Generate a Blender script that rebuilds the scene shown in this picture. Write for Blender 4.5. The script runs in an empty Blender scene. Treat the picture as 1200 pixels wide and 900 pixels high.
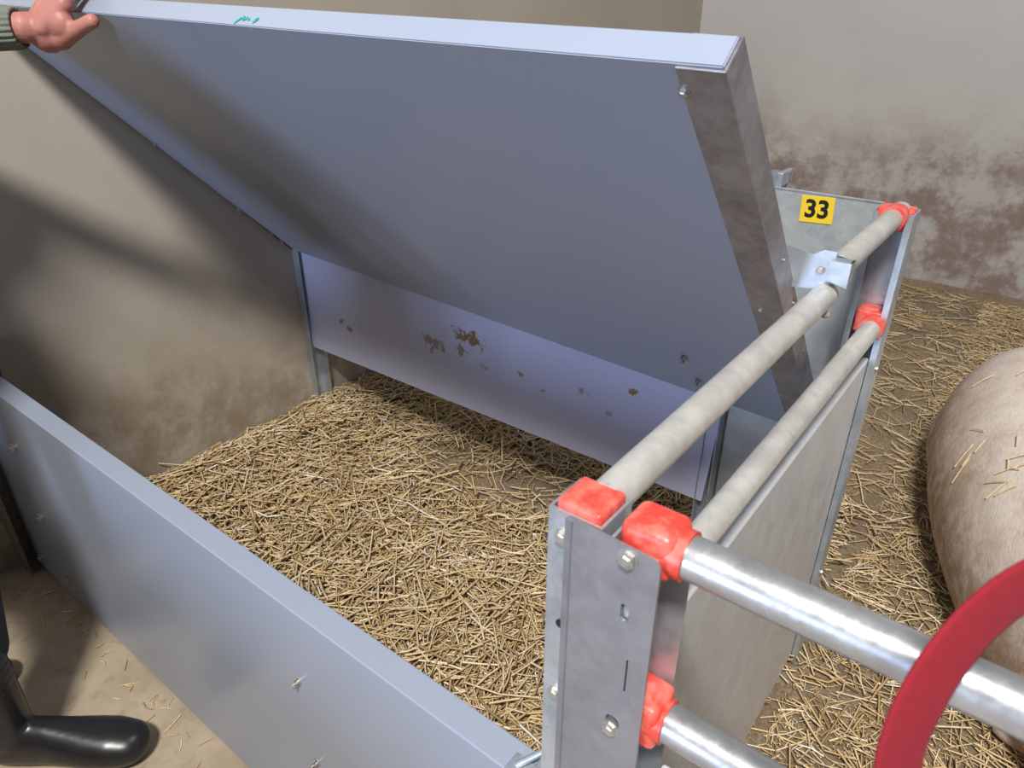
import bpy, bmesh, math, random
import numpy as np
from mathutils import Vector, Matrix
random.seed(7); rng = np.random.default_rng(11)
sc = bpy.context.scene; C = sc.collection

# ------------------------------------------------------------------ camera
H = 1.55
pitch = math.atan2(450, 837); yaw = math.atan2(735, 837/math.cos(pitch))
cd = bpy.data.cameras.new('camera'); cam = bpy.data.objects.new('camera', cd); C.objects.link(cam)
cd.sensor_width = 36; cd.lens = 837/1200*36; cd.clip_start = 0.02
cam.location = (0, 0, H); cam.rotation_euler = (math.pi/2-pitch, 0, yaw)
cd.dof.use_dof = True; cd.dof.focus_distance = 1.45; cd.dof.aperture_fstop = 11
sc.camera = cam
# ------------------------------------------------------------------ light
w = bpy.data.worlds.new('world'); sc.world = w; w.use_nodes = True
bg = w.node_tree.nodes['Background']; bg.inputs[0].default_value = (.86, .93, 1, 1); bg.inputs[1].default_value = 0.20
def area(name, loc, target, sx, sy, power, col):
    l = bpy.data.lights.new(name, 'AREA'); l.shape = 'RECTANGLE'; l.size = sx; l.size_y = sy; l.energy = power; l.color = col
    o = bpy.data.objects.new(name, l); C.objects.link(o); o.location = loc
    o.rotation_euler = (Vector(target)-Vector(loc)).to_track_quat('-Z', 'Y').to_euler()
    return o
area('roof_light', (.9, -2.0, 5.6), (-.6, 2.0, .6), 1.0, .6, 520, (1, .965, .92))
area('doorway_light', (-1.7, -5.2, 1.4), (-1.2, 1.5, .9), 1.2, 1.7, 205, (.60, .72, 1))
sc.view_settings.view_transform = 'Standard'; sc.view_settings.look = 'None'
sc.view_settings.gamma = 1; sc.view_settings.use_curve_mapping = False
sc.view_settings.exposure = -0.02

# ------------------------------------------------------------------ materials
def mat(name):
    m = bpy.data.materials.new(name); m.use_nodes = True
    nt = m.node_tree; return m, nt, nt.nodes['Principled BSDF']
def nd(nt, t, **k):
    n = nt.nodes.new(t)
    for a, v in k.items():
        if a in n.inputs.keys(): n.inputs[a].default_value = v
        else: setattr(n, a, v)
    return n
def ramp(nt, fac, stops):
    r = nt.nodes.new('ShaderNodeValToRGB'); e = r.color_ramp.elements
    while len(e) < len(stops): e.new(.5)
    for i, (p, c) in enumerate(stops): e[i].position = p; e[i].color = (*c, 1) if len(c) == 3 else c
    nt.links.new(fac, r.inputs[0]); return r.outputs[0]
def coords(nt, scale=(1, 1, 1)):
    g = nt.nodes.new('ShaderNodeNewGeometry'); mp = nt.nodes.new('ShaderNodeMapping'); mp.inputs['Scale'].default_value = scale
    nt.links.new(g.outputs['Position'], mp.inputs[0]); return mp.outputs[0]
def objc(nt, scale=(1, 1, 1)):
    g = nt.nodes.new('ShaderNodeTexCoord'); mp = nt.nodes.new('ShaderNodeMapping'); mp.inputs['Scale'].default_value = scale
    nt.links.new(g.outputs['Object'], mp.inputs[0]); return mp.outputs[0]
def noise(nt, co, s, d=4, r=.55):
    n = nd(nt, 'ShaderNodeTexNoise'); n.inputs['Scale'].default_value = s; n.inputs['Detail'].default_value = d; n.inputs['Roughness'].default_value = r
    nt.links.new(co, n.inputs['Vector']); return n.outputs[0]
def mix(nt, f, a, b, mode='MIX'):
    m = nt.nodes.new('ShaderNodeMix'); m.data_type = 'RGBA'; m.blend_type = mode
    for s, v in ((0, f), (6, a), (7, b)):
        if hasattr(v, 'links'): nt.links.new(v, m.inputs[s])
        else: m.inputs[s].default_value = v if s == 0 else (*v, 1)
    return m.outputs[2]
def math_(nt, op, a, b=0, clamp=False):
    m = nt.nodes.new('ShaderNodeMath'); m.operation = op; m.use_clamp = clamp
    for i, v in enumerate((a, b)):
        if hasattr(v, 'links'): nt.links.new(v, m.inputs[i])
        else: m.inputs[i].default_value = v
    return m.outputs[0]
def bump(nt, b, h, st, dist=.01):
    n = nt.nodes.new('ShaderNodeBump'); n.inputs['Strength'].default_value = st; n.inputs['Distance'].default_value = dist
    nt.links.new(h, n.inputs['Height']); nt.links.new(n.outputs[0], b.inputs['Normal'])
def sep(nt, co):
    s = nt.nodes.new('ShaderNodeSeparateXYZ'); nt.links.new(co, s.inputs[0]); return s.outputs
def mrange(nt, v, a, b, c=0., d=1.):
    m = nt.nodes.new('ShaderNodeMapRange'); m.interpolation_type = 'SMOOTHSTEP'
    nt.links.new(v, m.inputs[0])
    for i, q in enumerate((a, b, c, d)): m.inputs[1+i].default_value = q
    return m.outputs[0]

def plastic(name, col, rough=.32, dirt=0.0, spots=()):
    m, nt, b = mat(name); co = coords(nt)
    n1 = noise(nt, co, 2.2, 5); c = mix(nt, n1, [v*.95 for v in col], [min(1, v*1.05) for v in col])
    if dirt:
        n2 = noise(nt, co, 7, 8, .7); f = mrange(nt, n2, .58, .75, 0, dirt)
        c = mix(nt, f, c, (.20, .15, .10))
    for (x, z, r, st) in spots:      # dried muck splats stuck on the board
        s = sep(nt, co)
        dx = math_(nt, 'MULTIPLY', math_(nt, 'SUBTRACT', s[0], x), 1/r); dz = math_(nt, 'MULTIPLY', math_(nt, 'SUBTRACT', s[2], z), 1.6/r)
        d = math_(nt, 'SQRT', math_(nt, 'ADD', math_(nt, 'MULTIPLY', dx, dx), math_(nt, 'MULTIPLY', dz, dz)))
        n3 = noise(nt, co, 42, 7, .75); n3b = noise(nt, co, 17, 4, .65)
        v = math_(nt, 'ADD', math_(nt, 'SUBTRACT', math_(nt, 'MULTIPLY', math_(nt, 'ADD', n3, n3b), 1.5), math_(nt, 'MULTIPLY', d, .40)), -.68)
        c = mix(nt, mrange(nt, v, .62, .74, 0, st), c, (.23, .15, .04))
    nt.links.new(c, b.inputs['Base Color'])
    b.inputs['Roughness'].default_value = rough
    return m
BOARD = plastic('blue_grey_board', (.29, .33, .415), .28)
BOARD2 = plastic('lavender_board', (.50, .53, .74), .42, .12, [(-1.385, .582, .07, .95), (-1.43, .545, .06, .8), (-1.55, .535, .07, .7), (-1.33, .50, .05, .5), (-.79, .597, .024, .95), (-.95, .545, .03, .7), (-2.03, .48, .022, .9), (-1.98, .46, .02, .9), (-1.42, .585, .05, .9), (-1.18, .53, .02, .8), (-1.10, .50, .02, .7), (-.86, .50, .03, .5)])
EDGE = BOARD
def galv(name, c0, c1, rough, metal=.75, grime=.4, sc_=1.0, stretch=(1, 1, 1), spangle=.10):
    m, nt, b = mat(name); co = coords(nt, stretch)
    v = nd(nt, 'ShaderNodeTexVoronoi'); v.inputs['Scale'].default_value = 90*sc_; nt.links.new(co, v.inputs['Vector'])
    sp = sep(nt, v.outputs['Color'])[0]
    n = noise(nt, co, 14, 6, .65)
    c = mix(nt, mrange(nt, n, .3, .7), c0, c1)
    c = mix(nt, math_(nt, 'MULTIPLY', sp, spangle), c, (.85, .88, .92))
    g = noise(nt, co, 38, 8, .75); c = mix(nt, mrange(nt, g, .55, .72, 0, grime), c, (.26, .20, .14))
    nt.links.new(c, b.inputs['Base Color']); b.inputs['Metallic'].default_value = metal
    nt.links.new(mrange(nt, g, .3, .7, rough-.07, rough+.14), b.inputs['Roughness'])
    bump(nt, b, n, .18, .004)
    return m
GALV = galv('galvanised_steel', (.40, .46, .52), (.60, .65, .70), .42)
GALVD = galv('dull_galvanised_sheet', (.44, .48, .50), (.56, .60, .61), .5, .6, .3)
TUBE = galv('dusty_galvanised_tube', (.50, .485, .455), (.70, .685, .645), .38, .40, .42, spangle=.05)
TUBEB = galv('bright_galvanised_tube', (.36, .37, .38), (.52, .53, .54), .34, .7, .6, spangle=.05)
STEEL = galv('stainless_sheet', (.36, .36, .39), (.46, .46, .49), .36, .85, .10, spangle=.02)
PLATE = galv('dark_bolted_plate', (.27, .275, .31), (.34, .345, .38), .42, .6, .12, spangle=.03)
CHAN = galv('brownish_channel', (.27, .25, .27), (.42, .41, .43), .40, .7, .25)
RUSTY = galv('grimy_channel', (.16, .12, .09), (.24, .19, .15), .6, .3, .5)
BOLT = galv('bolt_steel', (.36, .34, .31), (.52, .50, .46), .38, .7, .35)
PANELG = galv('grey_side_sheet', (.60, .61, .63), (.70, .71, .73), .42, .25, .08)
m, nt, b = mat('red_cap_plastic'); co = coords(nt)
c = mix(nt, mrange(nt, noise(nt, co, 45, 5), .4, .62), (.70, .060, .042), (.76, .17, .13)); nt.links.new(c, b.inputs['Base Color']); b.inputs['Roughness'].default_value = .38
bump(nt, b, noise(nt, co, 60, 3), .3, .003); RED = m
def simple(name, col, rough=.5, metal=0, sc_=20, var=.15):
    m, nt, b = mat(name); co = objc(nt)
    c = mix(nt, noise(nt, co, sc_, 4), [v*(1-var) for v in col], [min(1, v*(1+var)) for v in col])
    nt.links.new(c, b.inputs['Base Color']); b.inputs['Roughness'].default_value = rough; b.inputs['Metallic'].default_value = metal
    return m
RUBBER = simple('black_rubber', (.012, .012, .013), .32)
YELLOW = simple('yellow_tag', (.82, .58, .03), .4, 0, 20, .05)
BLACK = simple('black_print', (.01, .01, .01), .5)
GREEN = simple('green_marker', (.03, .32, .27), .6)
TROUS = simple('dark_trousers', (.02, .022, .03), .85)
HAIR = simple('brown_hair', (.05, .03, .02), .7)
m, nt, b = mat('knit_wool'); co = objc(nt)
c = mix(nt, noise(nt, co, 120, 5), (.10, .11, .085), (.22, .23, .19)); nt.links.new(c, b.inputs['Base Color']); b.inputs['Roughness'].default_value = .95
bump(nt, b, noise(nt, co, 260, 3), .5, .003); WOOL = m
m, nt, b = mat('skin'); co = objc(nt)
c = mix(nt, noise(nt, co, 24, 5), (.36, .135, .11), (.48, .21, .17)); nt.links.new(c, b.inputs['Base Color']); b.inputs['Roughness'].default_value = .5
b.inputs['Subsurface Weight'].default_value = .1; b.inputs['Subsurface Radius'].default_value = (.01, .004, .002)
bump(nt, b, noise(nt, co, 90, 4), .25, .003); SKIN = m
m, nt, b = mat('red_webbing'); co = coords(nt)
c = mix(nt, noise(nt, co, 260, 3), (.19, .003, .010), (.27, .006, .018)); nt.links.new(c, b.inputs['Base Color']); b.inputs['Roughness'].default_value = .9
b.inputs['Sheen Weight'].default_value = .06; b.inputs['Sheen Tint'].default_value = (1, .2, .3, 1)
bump(nt, b, noise(nt, co, 900, 2), .6, .001); WEB = m

# walls
def wallmat(name, base, low, lo, hi, dirtamt):
    m, nt, b = mat(name); co = coords(nt); s = sep(nt, co)
    n0 = noise(nt, co, 1.2, 6, .6); n1 = noise(nt, co, 4.5, 9, .72); n2 = noise(nt, co, 26, 8, .75)
    c = mix(nt, mrange(nt, n0, .3, .7), [v*.93 for v in base], [v*1.05 for v in base])
    h = math_(nt, 'ADD', s[2], math_(nt, 'MULTIPLY', math_(nt, 'SUBTRACT', n0, .5), 1.0))
    f = math_(nt, 'MULTIPLY', mrange(nt, h, hi, lo), mrange(nt, n1, .36, .60, .1, 1))
    f = math_(nt, 'MULTIPLY', f, dirtamt, True)
    c = mix(nt, f, c, low)
    f2 = math_(nt, 'MULTIPLY', mrange(nt, n2, .62, .72, 0, .55), mrange(nt, h, hi+.5, lo))
    c = mix(nt, f2, c, [v*.55 for v in low])
    nt.links.new(c, b.inputs['Base Color']); b.inputs['Roughness'].default_value = .6
    bump(nt, b, n2, .15, .004)
    return m
WALL_L = wallmat('stained_cream_wall', (.43, .385, .32), (.20, .145, .09), .15, .80, .75)
WALL_B = wallmat('stained_grey_wall', (.47, .455, .45), (.20, .14, .12), .50, 1.15, .9)
m, nt, b = mat('dirty_concrete_floor'); co = coords(nt)
n1 = noise(nt, co, 2.5, 8, .65); n2 = noise(nt, co, 16, 8, .7)
c = mix(nt, mrange(nt, n1, .35, .65), (.30, .24, .165), (.42, .345, .25)); c = mix(nt, mrange(nt, n2, .5, .7, 0, .5), c, (.18, .12, .07))
nt.links.new(c, b.inputs['Base Color']); nt.links.new(mrange(nt, n1, .3, .7, .35, .6), b.inputs['Roughness']); bump(nt, b, n2, .25, .006); FLOOR = m
m, nt, b = mat('mulch_floor'); co = coords(nt)
n1 = noise(nt, co, 3, 8, .65); n2 = noise(nt, co, 75, 10, .85)
c = mix(nt, mrange(nt, n2, .38, .62), (.17, .115, .065), (.50, .38, .23)); c = mix(nt, mrange(nt, n1, .4, .65, 0, .6), c, (.20, .15, .11))
nt.links.new(c, b.inputs['Base Color']); b.inputs['Roughness'].default_value = .8; bump(nt, b, n2, .8, .012); MULCH = m
m, nt, b = mat('straw'); at = nt.nodes.new('ShaderNodeAttribute'); at.attribute_name = 'col'
co = coords(nt); c = mix(nt, mrange(nt, noise(nt, co, 70, 3), .3, .7, 0, .35), at.outputs['Color'], (.34, .24, .11))
nt.links.new(c, b.inputs['Base Color']); b.inputs['Roughness'].default_value = .38; STRAW = m
m, nt, b = mat('sow_skin'); co = coords(nt); cs = coords(nt, (34, 9, 16))
n1 = noise(nt, co, 5, 6, .6); n2 = noise(nt, cs, 5, 4, .7); n3 = noise(nt, co, 22, 7, .7)
c = mix(nt, mrange(nt, n1, .3, .7), (.68, .56, .49), (.80, .71, .65)); c = mix(nt, mrange(nt, n2, .40, .62, 0, .6), c, (.84, .78, .71))
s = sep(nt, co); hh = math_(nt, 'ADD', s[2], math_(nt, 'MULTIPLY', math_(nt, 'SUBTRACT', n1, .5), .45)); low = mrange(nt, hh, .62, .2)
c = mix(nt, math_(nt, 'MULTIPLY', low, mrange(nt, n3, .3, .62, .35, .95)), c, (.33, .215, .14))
n4 = noise(nt, co, 3.1, 5, .6); c = mix(nt, mrange(nt, n4, .52, .68, 0, .55), c, (.42, .30, .22))
nt.links.new(c, b.inputs['Base Color']); b.inputs['Roughness'].default_value = .6; b.inputs['Subsurface Weight'].default_value = .08
b.inputs['Subsurface Radius'].default_value = (.02, .008, .004); bump(nt, b, n2, .45, .004); SOW = m

# ------------------------------------------------------------------ helpers
def link(name, bm, m, parent=None, smooth=False, mods=()):
    me = bpy.data.meshes.new(name); bm.normal_update(); bm.to_mesh(me); bm.free(); me.materials.append(m)
    if smooth: me.shade_smooth()
    o = bpy.data.objects.new(name, me); C.objects.link(o); o.parent = parent
    for t, kw in mods:
        md = o.modifiers.new(t.lower(), t)
        for k, v in kw.items(): setattr(md, k, v)
    return o
def tag(o, label, cat, group=None, kind=None):
    o['label'] = label; o['category'] = cat
    if group: o['group'] = group
    if kind: o['kind'] = kind
    return o
def empty(name, loc, label, cat, group=None):
    o = bpy.data.objects.new(name, None); C.objects.link(o); o.location = loc; o.empty_display_size = .05
    return tag(o, label, cat, group)
def child(o, par):
    """parent while keeping world-space mesh coordinates"""
    o.parent = par; o.matrix_parent_inverse = Matrix.Translation(par.location).inverted(); return o
def frame_box(bm, o, u, v, w_, bev=0.0, seg=2):
    o, u, v, w_ = map(Vector, (o, u, v, w_)); vs = []
    for k in range(8):
        vs.append(bm.verts.new(o+u*(k & 1)+v*((k >> 1) & 1)+w_*((k >> 2) & 1)))
    fs = [bm.faces.new([vs[i] for i in q]) for q in ((0, 2, 3, 1), (4, 5, 7, 6), (0, 1, 5, 4), (2, 6, 7, 3), (0, 4, 6, 2), (1, 3, 7, 5))]
    if bev:
        es = {e for f in fs for e in f.edges}
        bmesh.ops.bevel(bm, geom=list(es), offset=bev, segments=seg, profile=.5, affect='EDGES')
    return bm
def box(bm, x0, x1, y0, y1, z0, z1, bev=0.0, seg=2):
    return frame_box(bm, (x0, y0, z0), (x1-x0, 0, 0), (0, y1-y0, 0), (0, 0, z1-z0), bev, seg)
def prism(bm, pts, z0, z1, org=None, ax=None):
    """2-D outline extruded; default along z. org/ax give a frame (origin, u, v, n)"""
    if org is None: f = lambda p, z: Vector((p[0], p[1], z))
    else:
        u, v, n = map(Vector, ax); org = Vector(org); f = lambda p, z: org+u*p[0]+v*p[1]+n*z
    a = [bm.verts.new(f(p, z0)) for p in pts]; b_ = [bm.verts.new(f(p, z1)) for p in pts]; n = len(pts)
    bm.faces.new(a[::-1]); bm.faces.new(b_)
    for i in range(n): bm.faces.new((a[i], a[(i+1) % n], b_[(i+1) % n], b_[i]))
    bmesh.ops.recalc_face_normals(bm, faces=bm.faces); return bm
def tube(bm, p0, p1, r, wall=.003, n=40):
    p0, p1 = Vector(p0), Vector(p1); d = (p1-p0).normalized(); u = d.orthogonal().normalized(); v = d.cross(u); rings = []
    for (p, rr) in ((p0, r-wall), (p0, r), (p1, r), (p1, r-wall)):
        rings.append([bm.verts.new(p+u*math.cos(a)*rr+v*math.sin(a)*rr) for a in [2*math.pi*i/n for i in range(n)]])
    for k in range(4):
        A, B = rings[k], rings[(k+1) % 4]
        for i in range(n): bm.faces.new((A[i], A[(i+1) % n], B[(i+1) % n], B[i]))
    bmesh.ops.recalc_face_normals(bm, faces=bm.faces); return bm
def autosmooth(o, ang=40):
    me = o.data; me.shade_smooth(); me.set_sharp_from_angle(angle=math.radians(ang)); return o
def cyl(bm, p, d, r, h, n=16, r2=None):
    p = Vector(p); d = Vector(d).normalized(); u = d.orthogonal().normalized(); v = d.cross(u); r2 = r if r2 is None else r2
    A = [bm.verts.new(p+(u*math.cos(2*math.pi*i/n)+v*math.sin(2*math.pi*i/n))*r) for i in range(n)]
    B = [bm.verts.new(p+d*h+(u*math.cos(2*math.pi*i/n)+v*math.sin(2*math.pi*i/n))*r2) for i in range(n)]
    bm.faces.new(A[::-1]); bm.faces.new(B)
    for i in range(n): bm.faces.new((A[i], A[(i+1) % n], B[(i+1) % n], B[i]))
    return bm
def bolt(par, p, d, s=1.0, wing=False):
    """washer, hex head/nut and threaded stub; p on surface, d outwards"""
    bm = bmesh.new(); p = Vector(p); d = Vector(d).normalized()
    cyl(bm, p-d*.0008*s, d, .0075*s, .0018*s, 20)
    if wing:
        cyl(bm, p, d, .0042*s, .006*s, 14); cyl(bm, p, d, .0022*s, .013*s, 10)
        u = d.orthogonal().normalized(); u = (u+d.cross(u)*.7).normalized()
        for sg in (-1, 1):
            prism(bm, [(sg*.003*s, 0), (sg*.011*s, .004*s), (sg*.012*s, .010*s), (sg*.008*s, .010*s), (sg*.003*s, .006*s)], -.001*s, .001*s, p, (u, d, u.cross(d)))
    else:
        cyl(bm, p, d, .0062*s, .0045*s, 6); cyl(bm, p+d*.0045*s, d, .0050*s, .0010*s, 6, .0040*s)
    return child(link('bolt', bm, BOLT), par)

# ------------------------------------------------------------------ room shell
def struct(name, o): o['kind'] = 'structure'; return o
XL = -2.25; YB = 4.95
bm = bmesh.new(); box(bm, XL-.15, XL, -2.5, YB+.15, -.1, 2.7); struct('', link('wall_left', bm, WALL_L))
bm = bmesh.new(); box(bm, XL, 4.2, YB, YB+.15, -.1, 2.7); struct('', link('wall_back', bm, WALL_B))
bm = bmesh.new(); box(bm, XL, -.65, -.72, -.62, 0, .74, .01); struct('', link('aisle_light_blocker', bm, WALL_L))   # added unseen low wall across the aisle, keeps doorway light off the front board
bm = bmesh.new(); box(bm, XL, 4.2, -2.5, .45, -.1, 0); struct('', link('floor', bm, FLOOR))
# strawed pen floor: gently uneven ground
def ground(x, y):
    z = .006*math.sin(3.1*x+1)*math.cos(2.3*y)+.004*math.sin(9*x)*math.sin(7*y+x*3)
    z += .055*math.exp(-((x-XL)/.22)**2)*(1 if y < 2.4 else math.exp(-((y-2.4)/.5)**2))*min(1, max(0, (y-.45)*3))
    return z
def groundv(x, y):
    z = .006*np.sin(3.1*x+1)*np.cos(2.3*y)+.004*np.sin(9*x)*np.sin(7*y+x*3)
    z += .055*np.exp(-((x-XL)/.22)**2)*np.where(y < 2.4, 1, np.exp(-((y-2.4)/.5)**2))*np.clip((y-.45)*3, 0, 1)
    return z
bm = bmesh.new(); nx, ny = 130, 90; g = {}
for i in range(nx+1):
    for j in range(ny+1):
        x = XL+(4.2-XL)*i/nx; y = .45+(YB-.45)*j/ny; g[i, j] = bm.verts.new((x, y, ground(x, y)-.004))
for i in range(nx):
    for j in range(ny): bm.faces.new((g[i, j], g[i+1, j], g[i+1, j+1], g[i, j+1]))
struct('', link('floor', bm, MULCH, smooth=True))

# ------------------------------------------------------------------ straw
def straws(name, n, sampler, label, lmin=.03, lmax=.15, wmin=.0012, wmax=.0030, lay=.02, seed=1, pal=None, headbias=None, zfun=groundv, tilt=.10, extra=()):
    r = np.random.default_rng(seed); XY = []; Ls = []; Ws = []; Zs = []
    for (n0, sm, l0, l1, w0, w1, ly) in [(n, sampler, lmin, lmax, wmin, wmax, lay)]+list(extra):
        q = sm(r, n0); XY.append(q); k_ = len(q); Ls.append(l0+(l1-l0)*r.beta(1.3, 2.6, k_)); Ws.append(r.uniform(w0, w1, k_)); Zs.append(r.random(k_)**1.6*ly)
    xy = np.concatenate(XY); L = np.concatenate(Ls); W = np.concatenate(Ws); zz = np.concatenate(Zs); n = len(xy)
    a = r.uniform(0, 2*np.pi, n)
    if headbias is not None: a = np.where(r.random(n) < .45, headbias+r.normal(0, .35, n), a)
    p = r.normal(0, tilt, n); k = r.normal(0, .28, n)*(r.random(n) < .5)
    z = zfun(xy[:, 0], xy[:, 1])+zz+.002
    d0 = np.stack([np.cos(a-k), np.sin(a-k), np.sin(p)], 1); d1 = np.stack([np.cos(a+k), np.sin(a+k), np.sin(-p*.3)], 1)
    mid = np.stack([xy[:, 0], xy[:, 1], z], 1)
    q0 = mid-d0*(L/2)[:, None]; q2 = mid+d1*(L/2)[:, None]
    for q in (q0, q2): q[:, 2] = np.maximum(q[:, 2], zfun(q[:, 0], q[:, 1])+.001)
    lim = LIM.get(name)
    if lim is not None:
        for q in (q0, q2):
            q[:, 0] = np.clip(q[:, 0], lim[0], lim[1]); q[:, 1] = np.clip(q[:, 1], lim[2], lim[3])
    sd = np.stack([-np.sin(a), np.cos(a), np.zeros(n)], 1)*(W)[:, None]; up = np.array([0, 0, 1.])*(W*.8)[:, None]
    V = np.empty((n, 9, 3), np.float32)
    for i, q in enumerate((q0, mid, q2)):
        V[:, i*3] = q-sd; V[:, i*3+1] = q+sd; V[:, i*3+2] = q+up
    base = np.array([[0, 1, 4, 3], [1, 2, 5, 4], [2, 0, 3, 5], [3, 4, 7, 6], [4, 5, 8, 7], [5, 3, 6, 8]])
    F = (base[None]+(np.arange(n)*9)[:, None, None]).reshape(-1, 4)
    me = bpy.data.meshes.new(name); me.vertices.add(n*9); me.vertices.foreach_set('co', V.reshape(-1))
    me.loops.add(F.size); me.loops.foreach_set('vertex_index', F.reshape(-1).astype(np.int32))
    me.polygons.add(len(F)); me.polygons.foreach_set('loop_start', np.arange(0, F.size, 4, dtype=np.int32)); me.update(calc_edges=True)
    pal = np.array(pal if pal is not None else [(.70, .52, .25), (.78, .62, .34), (.58, .41, .18), (.86, .73, .46), (.42, .29, .13), (.68, .55, .31), (.93, .87, .70)])
    ci = r.choice(len(pal), n, p=np.array([.24, .22, .16, .12, .12, .11, .03])); col = pal[ci]*r.uniform(.8, 1.12, (n, 1))*np.array([1.06, 1.05, 1.16])
    rgba = np.ones((n, 9, 4), np.float32); rgba[:, :, :3] = np.clip(col, 0, 1)[:, None]
    at = me.color_attributes.new('col', 'FLOAT_COLOR', 'POINT'); at.data.foreach_set('color', rgba.reshape(-1))
    me.materials.append(STRAW); o = bpy.data.objects.new(name, me); C.objects.link(o); tag(o, label, 'straw', kind='stuff'); return o
LIM = {'straw_bedding': (XL+.01, 4, .492, 4.78)}
def vn(x, y, s, ph):   # cheap smooth noise for patchy cover
    return (np.sin(x*s+ph)*np.cos(y*s*1.3-ph)+np.sin(x*s*2.3+y*s*1.7+ph*2)*.6+np.cos(y*s*3.1-x*s*.9+ph)*.4)/2
def samp_box(r, n):
    x = r.uniform(XL+.02, -.27, n); y = r.uniform(.51, 2.3, n)
    bare = np.exp(-((x+1.45)/.50)**2-((y-1.62)/.16)**2)+np.exp(-((x+.9)/.35)**2-((y-1.75)/.13)**2)
    keep = r.random(n) < np.clip(.92-1.0*bare+.12*vn(x, y, 5, 1), .12, 1); return np.stack([x, y], 1)[keep]
def samp_pen(r, n):
    x = r.uniform(-.20, 1.2, n); y = r.uniform(.5, 4.75, n)
    keep = r.random(n) < np.clip(.72+.34*vn(x, y, 3.4, 2.2)-.35*np.exp(-((x-.02)/.25)**2-((y-1.9)/.5)**2)+.5*(y < 1.45), .14, 1); return np.stack([x, y], 1)[keep]
def samp_rest(r, n):
    x = r.uniform(XL+.05, 3.9, n); y = r.uniform(.55, 4.75, n)
    keep = ((x > 1.2) | ((y > 2.3) & (x < -.2))); return np.stack([x, y], 1)[keep]
straws('straw_bedding', 15000, samp_box, 'thick layer of golden straw inside the panelled pen box', .04, .24, .0018, .0040, .040, 1, extra=[(9000, samp_box, .012, .06, .0012, .0028, .018)], tilt=.14)
straws('straw_bedding', 13000, samp_pen, 'scattered straw on the dirty floor around the sow', .035, .20, .0015, .0034, .016, 3, extra=[(26000, samp_pen, .006, .040, .0009, .0020, .008), (10000, samp_rest, .04, .22, .0018, .0036, .015)])
def samp_edge(r, n): return np.stack([XL+.02+np.abs(r.normal(0, .07, n)), r.uniform(.7, 2.2, n)], 1)
straws('straw_bedding', 900, samp_edge, 'long straws lying along the foot of the cream wall', .10, .34, .002, .0038, .04, 6, headbias=math.pi/2+.05)
def samp_aisle(r, n):
    t = r.random(n); return np.stack([-2.15+t*1.9, .42-np.abs(r.normal(0, .035, n))], 1)
straws('straw_wisps', 46, samp_aisle, 'few stray straws on the concrete along the blue-grey board', .02, .07, .0012, .002, .002, 8, zfun=lambda x, y: x*0)

# ------------------------------------------------------------------ front board (near)
fb = empty('front_board', (-1.27, .46, 0), 'long low blue-grey board across the front of the box, nearest the boot', 'board')
bm = bmesh.new(); box(bm, -2.205, -.30, .44, .484, .008, .696, .002, 2)
child(link('panel', bm, BOARD), fb)
for x, z, wg in ((-1.961, .535, 1), (-1.963, .307, 1), (-2.13, .072, 1), (-1.922, .107, 1), (-.804, .519, 1), (-.797, .304, 1), (-.8, .1, 1)):
    bolt(fb, (x, .44, z), (0, -1, 0), 1.15, True)
wc = empty('wall_channel', (XL, .46, 0), 'dark metal channel on the cream wall holding the front board end', 'channel')
bm = bmesh.new(); prism(bm, [(XL+.001, .405), (-2.17, .405), (-2.17, .4085), (-2.246, .4085), (-2.246, .5155), (-2.17, .5155), (-2.17, .519), (XL+.001, .519)], 0.0, .72)
child(link('upright', bm, RUSTY), wc); 

# ------------------------------------------------------------------ rear board (lower lavender)
rb = empty('rear_board', (-1.4, 1.58, 0), 'lavender board with dried muck splats hanging under the raised lid', 'board')
bm = bmesh.new(); prism(bm, [(-2.235, .322), (-.555, .332), (-.535, .664), (-2.235, .724)], 0, .014, (0, 1.57, 0), ((1, 0, 0), (0, 0, 1), (0, 1, 0)))
child(link('panel', bm, BOARD2), rb)
wc2 = empty('wall_channel', (XL, 1.6, 0), 'galvanised upright channel fixed to the cream wall behind the lavender board', 'channel')
bm = bmesh.new()
prism(bm, [(XL+.001, 1.553), (-2.215, 1.553), (-2.215, 1.556), (-2.246, 1.556), (-2.246, 1.612), (-2.215, 1.612), (-2.215, 1.625), (-2.218, 1.625), (-2.218, 1.615), (XL+.001, 1.615)], 0, .735)
child(link('upright', bm, GALV), wc2); bolt(wc2, (-2.226, 1.553, .40), (0, -1, 0), .7)
# ------------------------------------------------------------------ raised lid
P0, P1, P2, P3 = map(Vector, ((-2.235, 1.548, .728), (-.31, 1.550, .655), (-.31, .747, 1.491), (-2.235, .744, 1.545)))
U = (P1-P0); V_ = (P2-P1); N = U.cross(V_).normalized()
if N.y < 0: N = -N     # towards the top side of the lid
lid = empty('raised_lid', (-1.3, 1.55, .73), 'big blue-grey lid of the box held tilted open by the hand', 'lid')
def lidpt(a, b_, h=0):   # a 0..1 along length, b 0 hinge..1 front, h along normal
    return P0.lerp(P1, a).lerp(P3.lerp(P2, a), b_)+N*h
bm = bmesh.new(); vs = [bm.verts.new(lidpt(a, b_, h)) for h in (0, .040) for (a, b_) in ((0, 0), (1, 0), (1, 1), (0, 1))]
for q in ((0, 1, 2, 3), (7, 6, 5, 4), (0, 4, 5, 1), (1, 5, 6, 2), (2, 6, 7, 3), (3, 7, 4, 0)): bm.faces.new([vs[i] for i in q])
bmesh.ops.recalc_face_normals(bm, faces=bm.faces); bmesh.ops.bevel(bm, geom=list(bm.edges), offset=.0015, segments=2, affect='EDGES')
child(link('panel', bm, BOARD), lid)
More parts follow.
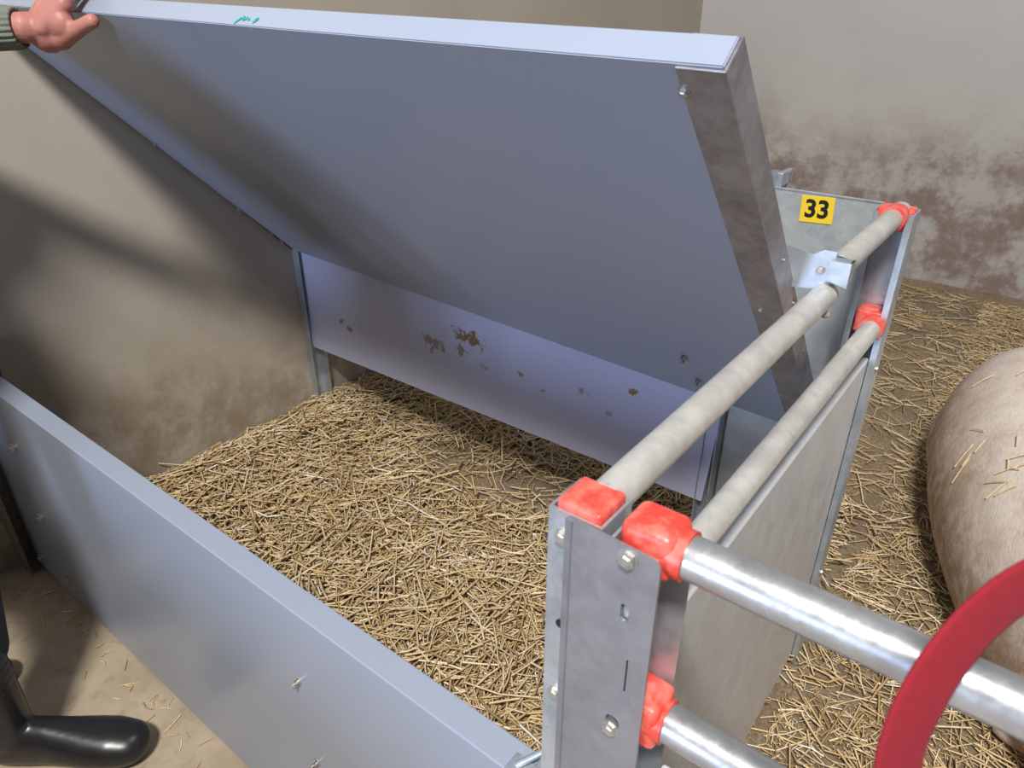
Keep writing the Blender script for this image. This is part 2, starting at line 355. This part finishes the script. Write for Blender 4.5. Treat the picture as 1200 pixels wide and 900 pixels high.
# end channel wrapping the right end
Ld = U.length; ux = U.normalized(); vy = V_.normalized()
def lch(a0, t=.003, fl=.054, th=.0405, sgn=1):
    bm = bmesh.new(); o = lidpt(a0, 0); s = -sgn
    prism(bm, [(s*fl, -t), (-s*t, -t), (-s*t, th+t), (s*fl, th+t), (s*fl, th), (0, th), (0, 0), (s*fl, 0)], .006, V_.length-.004, o, (ux, N, vy))
    bmesh.ops.bevel(bm, geom=list(bm.edges), offset=.0008, segments=1, affect='EDGES')
    return bm
child(link('end_channel', lch(1.0), CHAN), lid); child(link('edge_trim', lch(0.0006, fl=.008, sgn=-1), RUBBER), lid)
nd_ = -N
for a, b_, s, wg in ((.9735, .966, 1.0, 0), (.981, .532, .7, 0), (.862, .220, 1.4, 1), (.864, .105, 1.4, 1)):
    bolt(lid, lidpt(a, b_, -.003 if a > .96 else 0), nd_, s, bool(wg))
for a, b_ in ((.007, .105), (.007, .24), (.008, .06), (.007, .54)): bolt(lid, lidpt(a, b_, -.003), nd_, .8, b_ < .5)
for b_, h in ((.50, .012), (.52, .030)): bolt(lid, lidpt(1, b_, h)+ux*.003, ux, .7)
for b_ in (.64, .35): bolt(lid, lidpt(1, b_, .028)+ux*.003, ux, .35)
# hinge rod and knuckles along the lower edge (seen from behind)
bm = bmesh.new(); cyl(bm, lidpt(.02, -.012, .02), ux, .008, Ld*.96, 16); child(autosmooth(link('hinge_rod', bm, GALV)), lid)
# green pen mark on the front edge
def stroke(bm, pts, wd):
    o = lidpt(0, 1); fn = vy
    for (a, b_) in zip(pts[:-1], pts[1:]):
        a = Vector(a); b2 = Vector(b_); d = (b2-a).normalized(); n2 = Vector((-d.y, d.x))*wd
        f = lambda p, h: lidpt(p.x/Ld, 1)+N*p.y+fn*(h+.0008)
        q = [a-d*wd*.5-n2, b2+d*wd*.5-n2, b2+d*wd*.5+n2, a-d*wd*.5+n2]
        lo = [bm.verts.new(f(p, .0001)) for p in q]; hi = [bm.verts.new(f(p, .0005)) for p in q]
        bm.faces.new(hi)
        for i in range(4): bm.faces.new((lo[i], lo[(i+1) % 4], hi[(i+1) % 4], hi[i]))
bm = bmesh.new(); sx = 1.091
stroke(bm, [(sx, .004), (sx+.008, .013), (sx+.016, .016), (sx+.018, .011), (sx+.026, .015), (sx+.032, .012)], .0022)
stroke(bm, [(sx+.046, .008), (sx+.051, .013), (sx+.052, .016)], .0028)
gm = child(link('pen_mark', bm, GREEN), lid); gm['label'] = 'green marker scribble on the lid edge'

# ------------------------------------------------------------------ corner post (near)
cp = empty('corner_post', (-.23, .445, 0), 'galvanised corner post with grey bolted plate and red caps nearest the camera', 'post')
bm = bmesh.new(); t = .003
prism(bm, [(-.284, .472), (-.284, .4205), (-.229, .4205), (-.229, .472), (-.232, .472), (-.232, .4235), (-.281, .4235), (-.281, .469), (-.262, .469), (-.262, .472)], 0.0, 1.156)
child(link('channel', bm, GALV), cp)
bm = bmesh.new()
prism(bm, [(-.222, .4205), (-.176, .4205), (-.176, .4225), (-.219, .4225), (-.219, .472), (-.222, .472)], 0.0, 1.150)
prism(bm, [(-.219, .4715), (-.166, .4715), (-.166, .474), (-.219, .474)], 0.0, 1.128)
child(link('channel', bm, GALV), cp)
# front plate with slots: outline with rounded corner; holes cut as real openings by building the plate from strips
def plate_with_holes(x0, x1, z0, z1, holes, y0, y1, rc=.010):
    bm = bmesh.new(); outer = [(x0, z0), (x1, z0)]
    for k in range(7): a = k/6*math.pi/2; outer.append((x1-rc+rc*math.cos(a), z1-rc+rc*math.sin(a)))
    outer.append((x0, z1+.004))
    loops = [outer]
    for (cx, cz, r, hl) in holes:
        l = []
        for k in range(16):
            a = 2*math.pi*k/16; l.append((cx+r*math.cos(a), cz+r*math.sin(a)+(hl if math.sin(a) > 0 else -hl)))
        loops.append(l[::-1])
    edges = []; 
    for l in loops:
        vs = [bm.verts.new((p[0], y0, p[1])) for p in l]
        edges += [bm.edges.new((vs[i], vs[(i+1) % len(vs)])) for i in range(len(vs))]
    bmesh.ops.triangle_fill(bm, use_beauty=True, edges=edges)
    r = bmesh.ops.extrude_face_region(bm, geom=list(bm.faces)); bmesh.ops.translate(bm, vec=(0, y1-y0, 0), verts=[v for v in r['geom'] if isinstance(v, bmesh.types.BMVert)])
    bmesh.ops.recalc_face_normals(bm, faces=bm.faces); return bm
pb = plate_with_holes(-.260, -.171, .0, 1.154, [(-.1985, 1.083, .0042, .006), (-.200, .938, .0075, .002)], .4155, .4185)
for i in range(5):   # punched long slots lower down
    pass
child(link('front_plate', pb, PLATE), cp)
bm = bmesh.new(); prism(bm, [(-.2625, .4145), (-.2555, .4130), (-.2545, .4155), (-.2625, .4185)], .0, 1.156); child(link('plate_fold', bm, PLATE), cp)
bm = bmesh.new(); box(bm, -.1915, -.1900, .4150, .4158, .990, 1.030); sl = child(link('plate_slit', bm, BLACK), cp)
bolt(cp, (-.268, .4205, 1.129), (0, -1, 0), 1.12); bolt(cp, (-.269, .4205, .924), (0, -1, 0), 1.12)
bolt(cp, (-.200, .4155, 1.144), (0, -1, 0), 1.25); bolt(cp, (-.201, .4155, .930), (0, -1, 0), 1.15)
bm = bmesh.new(); cyl(bm, (-.2665, .4200, 1.023), (0, -1, 0), .0045, .0012, 20); child(link('hole', bm, BLACK), cp)
def cap(par, x0, x1, y0, y1, z0, z1, b_=.007):
    bm = bmesh.new(); box(bm, x0, x1, y0, y1, z0, z1, b_, 4)
    o = child(link('cap', bm, RED, smooth=True), par); o['label'] = 'red plastic cap'; return o
cap(cp, -.279, -.233, .4245, .470, 1.118, 1.164, .004)
cap(cp, -.2165, -.1675, .4250, .470, 1.122, 1.170, .009)
cap(cp, -.2165, -.1600, .4250, .470, .912, .968, .008)
def sleeve(par, p0, p1, r): 
    bm = bmesh.new(); tube(bm, p0, p1, r, .004, 32); o = child(autosmooth(link('sleeve', bm, RED)), par); o['label'] = 'red plastic sleeve'
sleeve(cp, (-.185, .447, 1.145), (-.160, .447, 1.145), .0225); sleeve(cp, (-.180, .447, .940), (-.156, .447, .940), .0225)
# latch linking board and post
lt = empty('latch', (-.31, .475, .70), 'small steel latch joining the front board to the corner post', 'latch')
bm = bmesh.new(); frame_box(bm, (-.352, .436, .697), (.030, 0, 0), (0, .030, 0), (0, 0, .004), .001); child(link('latch_plate', bm, GALV), lt)
bm = bmesh.new(); cyl(bm, (-.340, .450, .704), (.062, .048, .06), .0045, .085, 12); child(link('latch_bar', bm, GALV), lt)
bm = bmesh.new(); box(bm, -.300, -.286, .424, .470, .69, .765, .003); child(link('latch_tab', bm, GALV), lt)
bolt(lt, (-.293, .424, .74), (0, -1, 0), .8)

# ------------------------------------------------------------------ side gate (two rails and sheet panel)
R = .0193
sg = empty('side_gate', (-.24, 1.0, 0), 'side gate of two dusty round rails over a grey sheet panel', 'gate')
def rail(name, p0, p1, m_, par, r=R):
    bm = bmesh.new(); tube(bm, p0, p1, r); return child(autosmooth(link(name, bm, m_)), par)
rail('rail', (-.253, .466, 1.147), (-.253, 1.125, 1.147), TUBE, sg)
rail('rail', (-.246, 1.135, 1.190), (-.246, 1.545, 1.190), TUBE, sg)
rail('rail', (-.235, .475, .968), (-.235, 1.52, .968), TUBE, sg)
bm = bmesh.new(); box(bm, -.262, -.228, .478, 1.512, .02, .893, .004, 3); child(link('sheet_panel', bm, PANELG, smooth=False), sg)
# clamp bracket on top rail
bm = bmesh.new(); prism(bm, [(-.345, 1.142), (-.272, 1.152), (-.2555, 1.152), (-.250, 1.162), (-.250, 1.215), (-.268, 1.215), (-.285, 1.205), (-.345, 1.216)], 0, .003, (0, 1.125, 0), ((1, 0, 0), (0, 0, 1), (0, 1, 0)))
box(bm, -.252, -.222, 1.108, 1.128, 1.204, 1.207, .0005, 1); box(bm, -.225, -.222, 1.108, 1.128, 1.174, 1.207, .0005, 1); prism(bm, [(-.252, 1.176), (-.222, 1.168), (-.222, 1.207), (-.252, 1.207)], 0, .003, (0, 1.105, 0), ((1, 0, 0), (0, 0, 1), (0, 1, 0)))
cb = child(link('clamp_bracket', bm, GALV), sg)
bolt(sg, (-.268, 1.125, 1.183), (0, -1, 0), 1.0); bolt(sg, (-.240, 1.09, 1.128), (.5, -.6, .6), .9)
# far post
fp = empty('far_post', (-.25, 1.55, 0), 'tall galvanised channel post at the far end of the side gate', 'post')
bm = bmesh.new()
prism(bm, [(-.286, 1.500), (-.286, 1.562), (-.214, 1.562), (-.214, 1.500), (-.226, 1.500), (-.226, 1.503), (-.2175, 1.503), (-.2175, 1.558), (-.2825, 1.558), (-.2825, 1.503), (-.275, 1.503), (-.275, 1.500)], 0, 1.196)
child(link('channel', bm, GALV), fp)
cap(fp, -.282, -.218, 1.506, 1.556, 1.160, 1.202, .006); cap(fp, -.274, -.218, 1.505, 1.556, .945, .995, .006)
sleeve(fp, (-.246, 1.470, 1.190), (-.246, 1.51, 1.190), .0235); sleeve(fp, (-.235, 1.475, .968), (-.235, 1.51, .968), .0235)
bolt(fp, (-.214, 1.53, .865), (1, 0, 0), .9); bolt(fp, (-.214, 1.53, .3), (1, 0, 0), .9)
bm = bmesh.new(); box(bm, -.250, -.219, 1.509, 1.553, .88, .944, .003); child(link('gate_foot_block', bm, RUBBER), fp)

# ------------------------------------------------------------------ numbered partition
pt = empty('partition', (-.4, 1.6, 0), 'narrow galvanised partition sheet with a yellow number tag', 'partition')
bm = bmesh.new(); box(bm, -.530, -.287, 1.598, 1.601, .03, 1.190); child(link('sheet', bm, GALVD), pt)
bm = bmesh.new(); box(bm, -.530, -.287, 1.5968, 1.6022, 1.187, 1.1915, .0005, 1); child(link('top_lip', bm, GALV), pt)
bm = bmesh.new(); prism(bm, [(-.575, 1.565), (-.575, 1.60), (-.537, 1.60), (-.537, 1.565), (-.540, 1.565), (-.540, 1.597), (-.572, 1.597), (-.572, 1.565)], 0, .72); child(link('upright', bm, GALV), pt)
bm = bmesh.new(); prism(bm, [(-.560, 1.60), (-.560, 1.66), (-.500, 1.66), (-.500, 1.657), (-.557, 1.657), (-.557, 1.60)], 0, 1.214); child(link('upright', bm, GALV), pt)
bm = bmesh.new(); box(bm, -.512, -.500, 1.604, 1.675, 1.19, 1.220, .002); child(link('end_bracket', bm, GALV), pt)
# tag
tg0 = Vector((-.4138, 1.5975, 1.156)); tw, th_ = .068, .056; rot = Matrix.Rotation(math.radians(-1.5), 3, 'Y')
bm = bmesh.new(); frame_box(bm, (-tw/2, 0, -th_/2), (tw, 0, 0), (0, -.0012, 0), (0, 0, th_), .0003, 1)
ntag = link('number_tag', bm, YELLOW); child(ntag, pt); ntag.location = tg0; ntag.rotation_euler = (0, math.radians(-3), 0)
ntag['label'] = 'yellow tag printed 33'
def fontmesh(txt, size):
    cu = bpy.data.curves.new('t', 'FONT'); cu.body = txt; cu.size = size; cu.extrude = .0003; cu.align_x = 'CENTER'; cu.align_y = 'CENTER'; cu.offset = .0015
    o = bpy.data.objects.new('t', cu); C.objects.link(o); dg = bpy.context.evaluated_depsgraph_get(); me = bpy.data.meshes.new_from_object(o.evaluated_get(dg))
    bpy.data.objects.remove(o); return me
me = fontmesh('33', .052); me.transform(Matrix.Rotation(math.pi/2, 4, 'X')); me.materials.clear(); me.materials.append(BLACK)
dg_ = bpy.data.objects.new('digits', me); C.objects.link(dg_); dg_.parent = ntag; dg_.location = (0, -.0014, 0)

# ------------------------------------------------------------------ front gate (rails running right)
fg = empty('front_gate', (.6, .447, 0), 'bright galvanised front gate rails running right from the corner post', 'gate')
rail('rail', (-.175, .447, 1.145), (1.5, .447, 1.145), TUBEB, fg); rail('rail', (-.172, .447, .940), (1.5, .447, .940), TUBEB, fg)
bm = bmesh.new(); box(bm, -.158, 1.5, .436, .456, .02, .868, .003); child(link('sheet_panel', bm, PANELG), fg)

# ------------------------------------------------------------------ blob bodies (one continuous skin each)
class Blob:
    def __init__(self): self.v = []; self.f = []; self.n = 0
_unit = {}
def unit(seg):
    if seg not in _unit:
        b_ = bmesh.new(); bmesh.ops.create_uvsphere(b_, u_segments=seg, v_segments=seg//2+2, radius=1)
        _unit[seg] = (np.array([v.co[:] for v in b_.verts]), [[v.index for v in f.verts] for f in b_.faces]); b_.free()
    return _unit[seg]
def sph(bl, c, r, rot=(0, 0, 0), seg=20):
    if not hasattr(r, '__len__'): r = (r, r, r)
    from mathutils import Euler
    V, F = unit(seg); M = np.array(Euler(rot).to_matrix())
    bl.v.append((V*np.array(r)) @ M.T+np.array(c[:3])); bl.f += [[i+bl.n for i in f] for f in F]; bl.n += len(V)
def limb(bm, pts, n=9):
    """pts: (x,y,z,r) chain, drawn as overlapping tapering spheres"""
    for a, b_ in zip(pts[:-1], pts[1:]):
        L = (Vector(a[:3])-Vector(b_[:3])).length; k = max(2, int(L/(min(a[3], b_[3])*.35)))
        for i in range(k+1):
            t = i/k; sph(bm, [a[j]*(1-t)+b_[j]*t for j in range(3)], a[3]*(1-t)+b_[3]*t, seg=12)
def blob(name, bl, m_, voxel, smooth=6):
    me = bpy.data.meshes.new(name); me.from_pydata(np.concatenate(bl.v).tolist(), [], bl.f); me.materials.append(m_); me.shade_smooth()
    o = bpy.data.objects.new(name, me); C.objects.link(o)
    md = o.modifiers.new('remesh', 'REMESH'); md.mode = 'VOXEL'; md.voxel_size = voxel; md.use_smooth_shade = True
    md = o.modifiers.new('smooth', 'SMOOTH'); md.factor = .6; md.iterations = smooth
    return o

# sow lying on the straw at the right
sow = empty('sow', (.42, 2.2, 0), 'large pale pink sow lying in straw beside the gate', 'pig')
bm = Blob()
sp = [(.150, 3.04, .02, .30, .20), (.142, 3.02, .12, .40, .13), (.140, 2.95, .205, .475, .05), (.142, 2.84, .260, .530, -.02), (.158, 2.68, .300, .570, -.05), (.190, 2.46, .315, .585, -.06), (.245, 2.22, .315, .585, -.06),
      (.320, 1.98, .300, .570, -.06), (.410, 1.76, .280, .545, -.05), (.500, 1.56, .255, .510, -.04), (.585, 1.38, .215, .46, -.02), (.66, 1.22, .16, .40, .03), (.71, 1.10, .10, .33, .08), (.74, 1.04, .02, .24, .16)]
spv = np.array(sp); tt = np.linspace(0, len(sp)-1, 60); SP = [np.interp(tt, range(len(sp)), spv[:, k]) for k in range(5)]
def ssm(a): 
    for _ in range(3): a = np.concatenate([a[:1], (a[:-2]+2*a[1:-1]+a[2:])/4, a[-1:]])
    return a
SP = [ssm(a) for a in SP]; rv = []; n_ = 40
for q in range(60):
    tx, ty = SP[0][min(59, q+1)]-SP[0][max(0, q-1)], SP[1][min(59, q+1)]-SP[1][max(0, q-1)]; l_ = math.hypot(tx, ty); px_, py_ = ty/l_, -tx/l_
    zc = (SP[3][q]+SP[4][q])/2; hz = (SP[3][q]-SP[4][q])/2
    for k in range(n_):
        a = 2*math.pi*k/n_; c_, s_ = math.cos(a), math.sin(a); e = .88
        cx_ = math.copysign(abs(c_)**e, c_)*SP[2][q]*(1-.10*max(0, s_)); sz_ = math.copysign(abs(s_)**e, s_)*hz
        rv.append((SP[0][q]+px_*cx_, SP[1][q]+py_*cx_, zc+sz_))
rf = [[q*n_+k, q*n_+(k+1) % n_, (q+1)*n_+(k+1) % n_, (q+1)*n_+k] for q in range(59) for k in range(n_)]+[list(range(n_))[::-1], [59*n_+k for k in range(n_)]]
bm.v.append(np.array(rv)); bm.f += rf; bm.n = len(rv)
sph(bm, (.74, 1.10, .20), (.12, .17, .13), (0, 0, .4)); sph(bm, (.79, .96, .16), (.07, .12, .075), (0, 0, .4)); sph(bm, (.825, .87, .145), (.05, .022, .05), (0, 0, .4))
for s_ in (-1, 1): sph(bm, (.70+.09*s_, 1.16, .31), (.05, .03, .09), (.5, .4*s_, .4))
limb(bm, [(.50, 1.62, .14, .12), (.40, 1.58, .07, .065), (.30, 1.575, .045, .038)]); sph(bm, (.265, 1.572, .034), (.052, .030, .030))
sph(bm, (.05, 2.62, .20), (.20, .26, .22), (0, 0, .1), 24); limb(bm, [(.55, 2.0, .10, .14), (.82, 1.9, .08, .07), (.95, 1.85, .05, .035)])
limb(bm, [(.17, 2.98, .36, .02), (.15, 3.04, .32, .014), (.16, 3.05, .26, .011)])
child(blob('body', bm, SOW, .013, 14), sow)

# a few straws stuck to her flank: rest each on the surface with a ray against the loft
from mathutils.bvhtree import BVHTree
bv = BVHTree.FromPolygons([tuple(p) for p in rv], rf)
bm = bmesh.new(); rs = random.Random(5)
for cx_, cy_, k_ in ((.10, 2.00, 9), (-.02, 2.12, 5), (.06, 1.86, 4), (.0, 2.5, 2)):
    for q in range(k_):
        x, y = cx_+rs.gauss(0, .022), cy_+rs.gauss(0, .035)
        a = rs.uniform(0, 3.14); l_ = rs.uniform(.008, .028); P_ = []
        for t_ in (-1, 0, 1):
            h = bv.ray_cast(Vector((x+math.cos(a)*l_*t_, y+math.sin(a)*l_*t_, 1.5)), Vector((0, 0, -1)))
            if h[0] is not None: P_.append(h[0]+Vector((-.004, 0, .006)))
        if len(P_) == 3:
            for A_, B_ in zip(P_[:-1], P_[1:]):
                if (B_-A_).length < .08: cyl(bm, A_, B_-A_, .0017, (B_-A_).length, 5)
ca_ = bm.verts.layers.float_color.new('col')
for v in bm.verts: v[ca_] = (.80, .66, .40, 1)
stk = child(link('stuck_straws', bm, STRAW), sow); stk['kind'] = 'stuff'

# ------------------------------------------------------------------ person holding the lid
pr = empty('person', (-1.72, .10, 0), 'person in ribbed grey-green sweater, trousers and black boots holding up the lid', 'person')
hipc = Vector((-1.83, .02, .90)); sh = Vector((-1.90, .12, 1.42))
Wr = Vector((-1.722, .655, 1.502)); El = Vector((-1.99, .40, 1.49)); ShL = Vector((-1.96, .17, 1.42)); ShR = Vector((-1.60, .08, 1.42))
bm = Blob()   # skin: head, neck, arms, hands as one body
limb(bm, [(-1.78, .07, .95, .13), (-1.79, .09, 1.15, .12), (-1.79, .10, 1.38, .12)])
limb(bm, [(*ShL, .055), (*El, .042), (*Wr, .027)]); limb(bm, [(*ShR, .055), (-1.50, .02, 1.14, .042), (-1.47, .12, .90, .028)])
limb(bm, [(-1.79, .16, 1.40, .06), (-1.79, .25, 1.53, .055)]); sph(bm, (-1.79, .29, 1.63), (.075, .095, .115)); sph(bm, (-1.79, .378, 1.60), (.014, .022, .022)); sph(bm, (-1.79, .34, 1.565), (.045, .05, .04))
for s_ in (-1, 1): sph(bm, (-1.79+.078*s_, .28, 1.625), (.012, .022, .034)); limb(bm, [(-1.77+.09*s_, .05, .88, .08), (-1.60 if s_ > 0 else -1.92, .16 if s_ > 0 else .06, .5, .055), (-1.57 if s_ > 0 else -1.93, .135 if s_ > 0 else -.01, .22, .045)])
sph(bm, (-1.79, .372, 1.57), (.026, .012, .007))
child(blob('body', bm, SKIN, .0065, 3), pr)
hb = Blob()   # the other hand, hanging relaxed
limb(hb, [(-1.475, .10, .95, .026), (-1.468, .125, .885, .030), (-1.466, .135, .855, .030)])
for k_, (dx_, l_) in enumerate(((-.024, .8), (-.008, .95), (.008, 1.0), (.024, .9))):
    limb(hb, [(-1.466+dx_, .135, .85, .0125), (-1.466+dx_, .148, .85-.04*l_, .0105), (-1.466+dx_, .145, .85-.075*l_, .0090)])
limb(hb, [(-1.490, .130, .885, .014), (-1.512, .150, .855, .012), (-1.512, .165, .825, .010)])
child(blob('hand', hb, SKIN, .0035, 4), pr)
# the left hand: palm against the lid underside, fingers hooked over the front edge, thumb along the underside
bm = Blob()
limb(bm, [(*(Wr+(El-Wr)*.30), .031), (*Wr, .029), (-1.715, .700, 1.500, .031)])
sph(bm, (-1.717, .692, 1.494), (.040, .034, .040), (0, 0, .2)); sph(bm, (-1.690, .706, 1.512), (.046, .028, .036), (0, .1, 0))
kn = [(-1.752, .715, 1.540), (-1.722, .712, 1.548), (-1.690, .712, 1.549), (-1.660, .714, 1.543)]
for i, k in enumerate(kn):
    fl = (.86, 1, 1.05, .97)[i]; x, y, z = k
    limb(bm, [(-1.716+(i-1.5)*.014, .680, 1.503, .020), (x, y, z, .0165)])
    limb(bm, [(x, y, z, .0158), (x+.004, y+.022*fl, z+.036*fl, .0125), (x+.007, y+.058*fl, z+.046*fl, .0110), (x+.009, y+.082*fl, z+.026*fl, .0098)])
limb(bm, [(-1.722, .690, 1.484, .026), (-1.690, .704, 1.482, .0225), (-1.660, .714, 1.492, .0175), (-1.628, .724, 1.504, .0145), (-1.598, .732, 1.514, .0138)])
hand = child(blob('hand', bm, SKIN, .0028, 6), pr)
sw = Blob()
limb(sw, [(-1.77, .05, .84, .170), (-1.78, .10, 1.05, .165), (-1.79, .15, 1.28, .165), (-1.79, .18, 1.38, .12)])
limb(sw, [(-1.87, .17, 1.40, .11), (*ShL, .082), (*El, .060), (*(Wr+(El-Wr)*.34), .043)]); limb(sw, [(-1.70, .14, 1.40, .11), (*ShR, .082), (-1.50, .02, 1.14, .060), (-1.475, .10, .97, .045)])
sweater = child(blob('sweater', sw, WOOL, .011, 5), pr)
# ribbed cuff
def ribbed(bm, p0, p1, r, nrib=22, depth=.0035):
    p0, p1 = Vector(p0), Vector(p1); d = (p1-p0).normalized(); u = d.orthogonal().normalized(); v = d.cross(u); n = nrib*6; rings = []
    prof = [(0, .9), (.03, 1.02), (.3, 1.04), (.6, 1.0), (.92, .98), (.985, .96), (1, .9), (.99, .80), (.9, .78)]
    for t, k in prof:
        ring = []
        for i in range(n):
            a = 2*math.pi*i/n; rr = r*k+depth*(math.cos(a*nrib)*.5+.5)**.7*(1 if k > .85 else .2); ring.append(bm.verts.new(p0.lerp(p1, t)+u*math.cos(a)*rr+v*math.sin(a)*rr))
        rings.append(ring)
    for A, B in zip(rings[:-1], rings[1:]):
        for i in range(n): bm.faces.new((A[i], A[(i+1) % n], B[(i+1) % n], B[i]))
bm = bmesh.new(); ribbed(bm, Wr+(El-Wr)*.44, Wr+(El-Wr)*.02, .037)
cf = link('cuff', bm, WOOL, smooth=True); cf.parent = sweater; 
tr = Blob()
sph(tr, (-1.77, .05, .88), (.19, .14, .13)); limb(tr, [(-1.86, .05, .86, .115), (-1.92, .06, .50, .092), (-1.93, -.01, .30, .080)]); limb(tr, [(-1.68, .05, .86, .115), (-1.60, .16, .50, .092), (-1.565, .135, .34, .080)])
child(blob('trousers', tr, TROUS, .012, 5), pr)
def boot(heel, ang, k=1.0, m_=RUBBER):
    bm = Blob(); ca, sa = math.cos(ang), math.sin(ang)
    P = lambda l, s_, z: (heel[0]+(ca*l-sa*s_)*k, heel[1]+(sa*l+ca*s_)*k, z*k)
    for l, ry, rz, z in [tuple(np.interp(t, [.03, .07, .11, .15, .19, .225, .25], c)) for t in np.linspace(.03, .25, 26) for c in [0]] if False else [(t, *(float(np.interp(t, [.03, .07, .11, .15, .19, .225, .25], c)) for c in ([.036, .036, .037, .042, .048, .050, .046], [.05, .055, .052, .047, .043, .040, .036], [.055, .055, .053, .049, .045, .042, .038]))) for t in np.linspace(.03, .25, 26)]:
        sph(bm, P(l, 0, z), (.045*k, ry*k, rz*k), (0, 0, ang), 20)
    limb(bm, [(*P(.05, 0, .08), .047), (*P(.045, 0, .20), .056), (*P(.04, 0, .38), .066)])
    o = child(blob('boot', bm, m_, .0055, 4), pr)
    s_ = bmesh.new(); out = [(-.012, 0), (0, .032), (.05, .038), (.10, .036), (.16, .046), (.22, .054), (.27, .044), (.297, .018), (.300, 0), (.297, -.018), (.27, -.044), (.22, -.054), (.16, -.046), (.10, -.036), (.05, -.038), (0, -.032)]
    prism(s_, [P(l, q_, 0)[:2] for l, q_ in out], .0, .016); so = link('sole', s_, m_); so.parent = o; so.matrix_parent_inverse = Matrix.Translation(pr.location).inverted()
boot((-1.578, .100), math.atan2(.21, .25), 1.2); boot((-1.95, -.06), 1.05, 1.1)
hr = Blob(); sph(hr, (-1.79, .265, 1.67), (.082, .095, .095)); sph(hr, (-1.79, .22, 1.62), (.078, .06, .09)); child(blob('hair', hr, HAIR, .008, 4), pr)

# ------------------------------------------------------------------ red strap loop
def strap():
    fw = Vector((-math.sin(yaw)*math.cos(pitch), math.cos(yaw)*math.cos(pitch), -math.sin(pitch)))
    rt = Vector((math.cos(yaw), math.sin(yaw), 0)); up = rt.cross(fw); return fw, rt, up
fw, rt, up = strap()
cen = Vector((0, 0, H))+fw*.33+rt*.2600-up*.1600
pts = []
for k in range(72):
    a = 2*math.pi*k/72; ex, ey = .0860*math.cos(a), .0700*math.sin(a)
    ca, sa = math.cos(.35), math.sin(.35); pts.append(cen+rt*(ex*ca-ey*sa)+up*(ex*sa+ey*ca)+fw*(.012*math.sin(a*2)))
bm = bmesh.new(); rings = []
for k in range(72):
    p = pts[k]; tn = (pts[(k+1) % 72]-pts[k-1]).normalized(); side = tn.cross(fw).normalized(); nn = side.cross(tn).normalized()
    side = (side*math.cos(.35)+nn*math.sin(.35)).normalized(); nn = tn.cross(side)
    hwid = .0150; sec = [(-1, -.5), (-.8, -1), (.8, -1), (1, -.5), (1, .5), (.8, 1), (-.8, 1), (-1, .5)]
    rings.append([bm.verts.new(p+side*x*hwid+nn*z*.0016) for x, z in sec])
for k in range(72):
    A, B = rings[k], rings[(k+1) % 72]
    for i in range(8): bm.faces.new((A[i], A[(i+1) % 8], B[(i+1) % 8], B[i]))
bmesh.ops.recalc_face_normals(bm, faces=bm.faces)
o = link('fabric_strap', bm, WEB, smooth=True); tag(o, 'blurred red fabric strap loop in front of the bright front rail', 'strap')
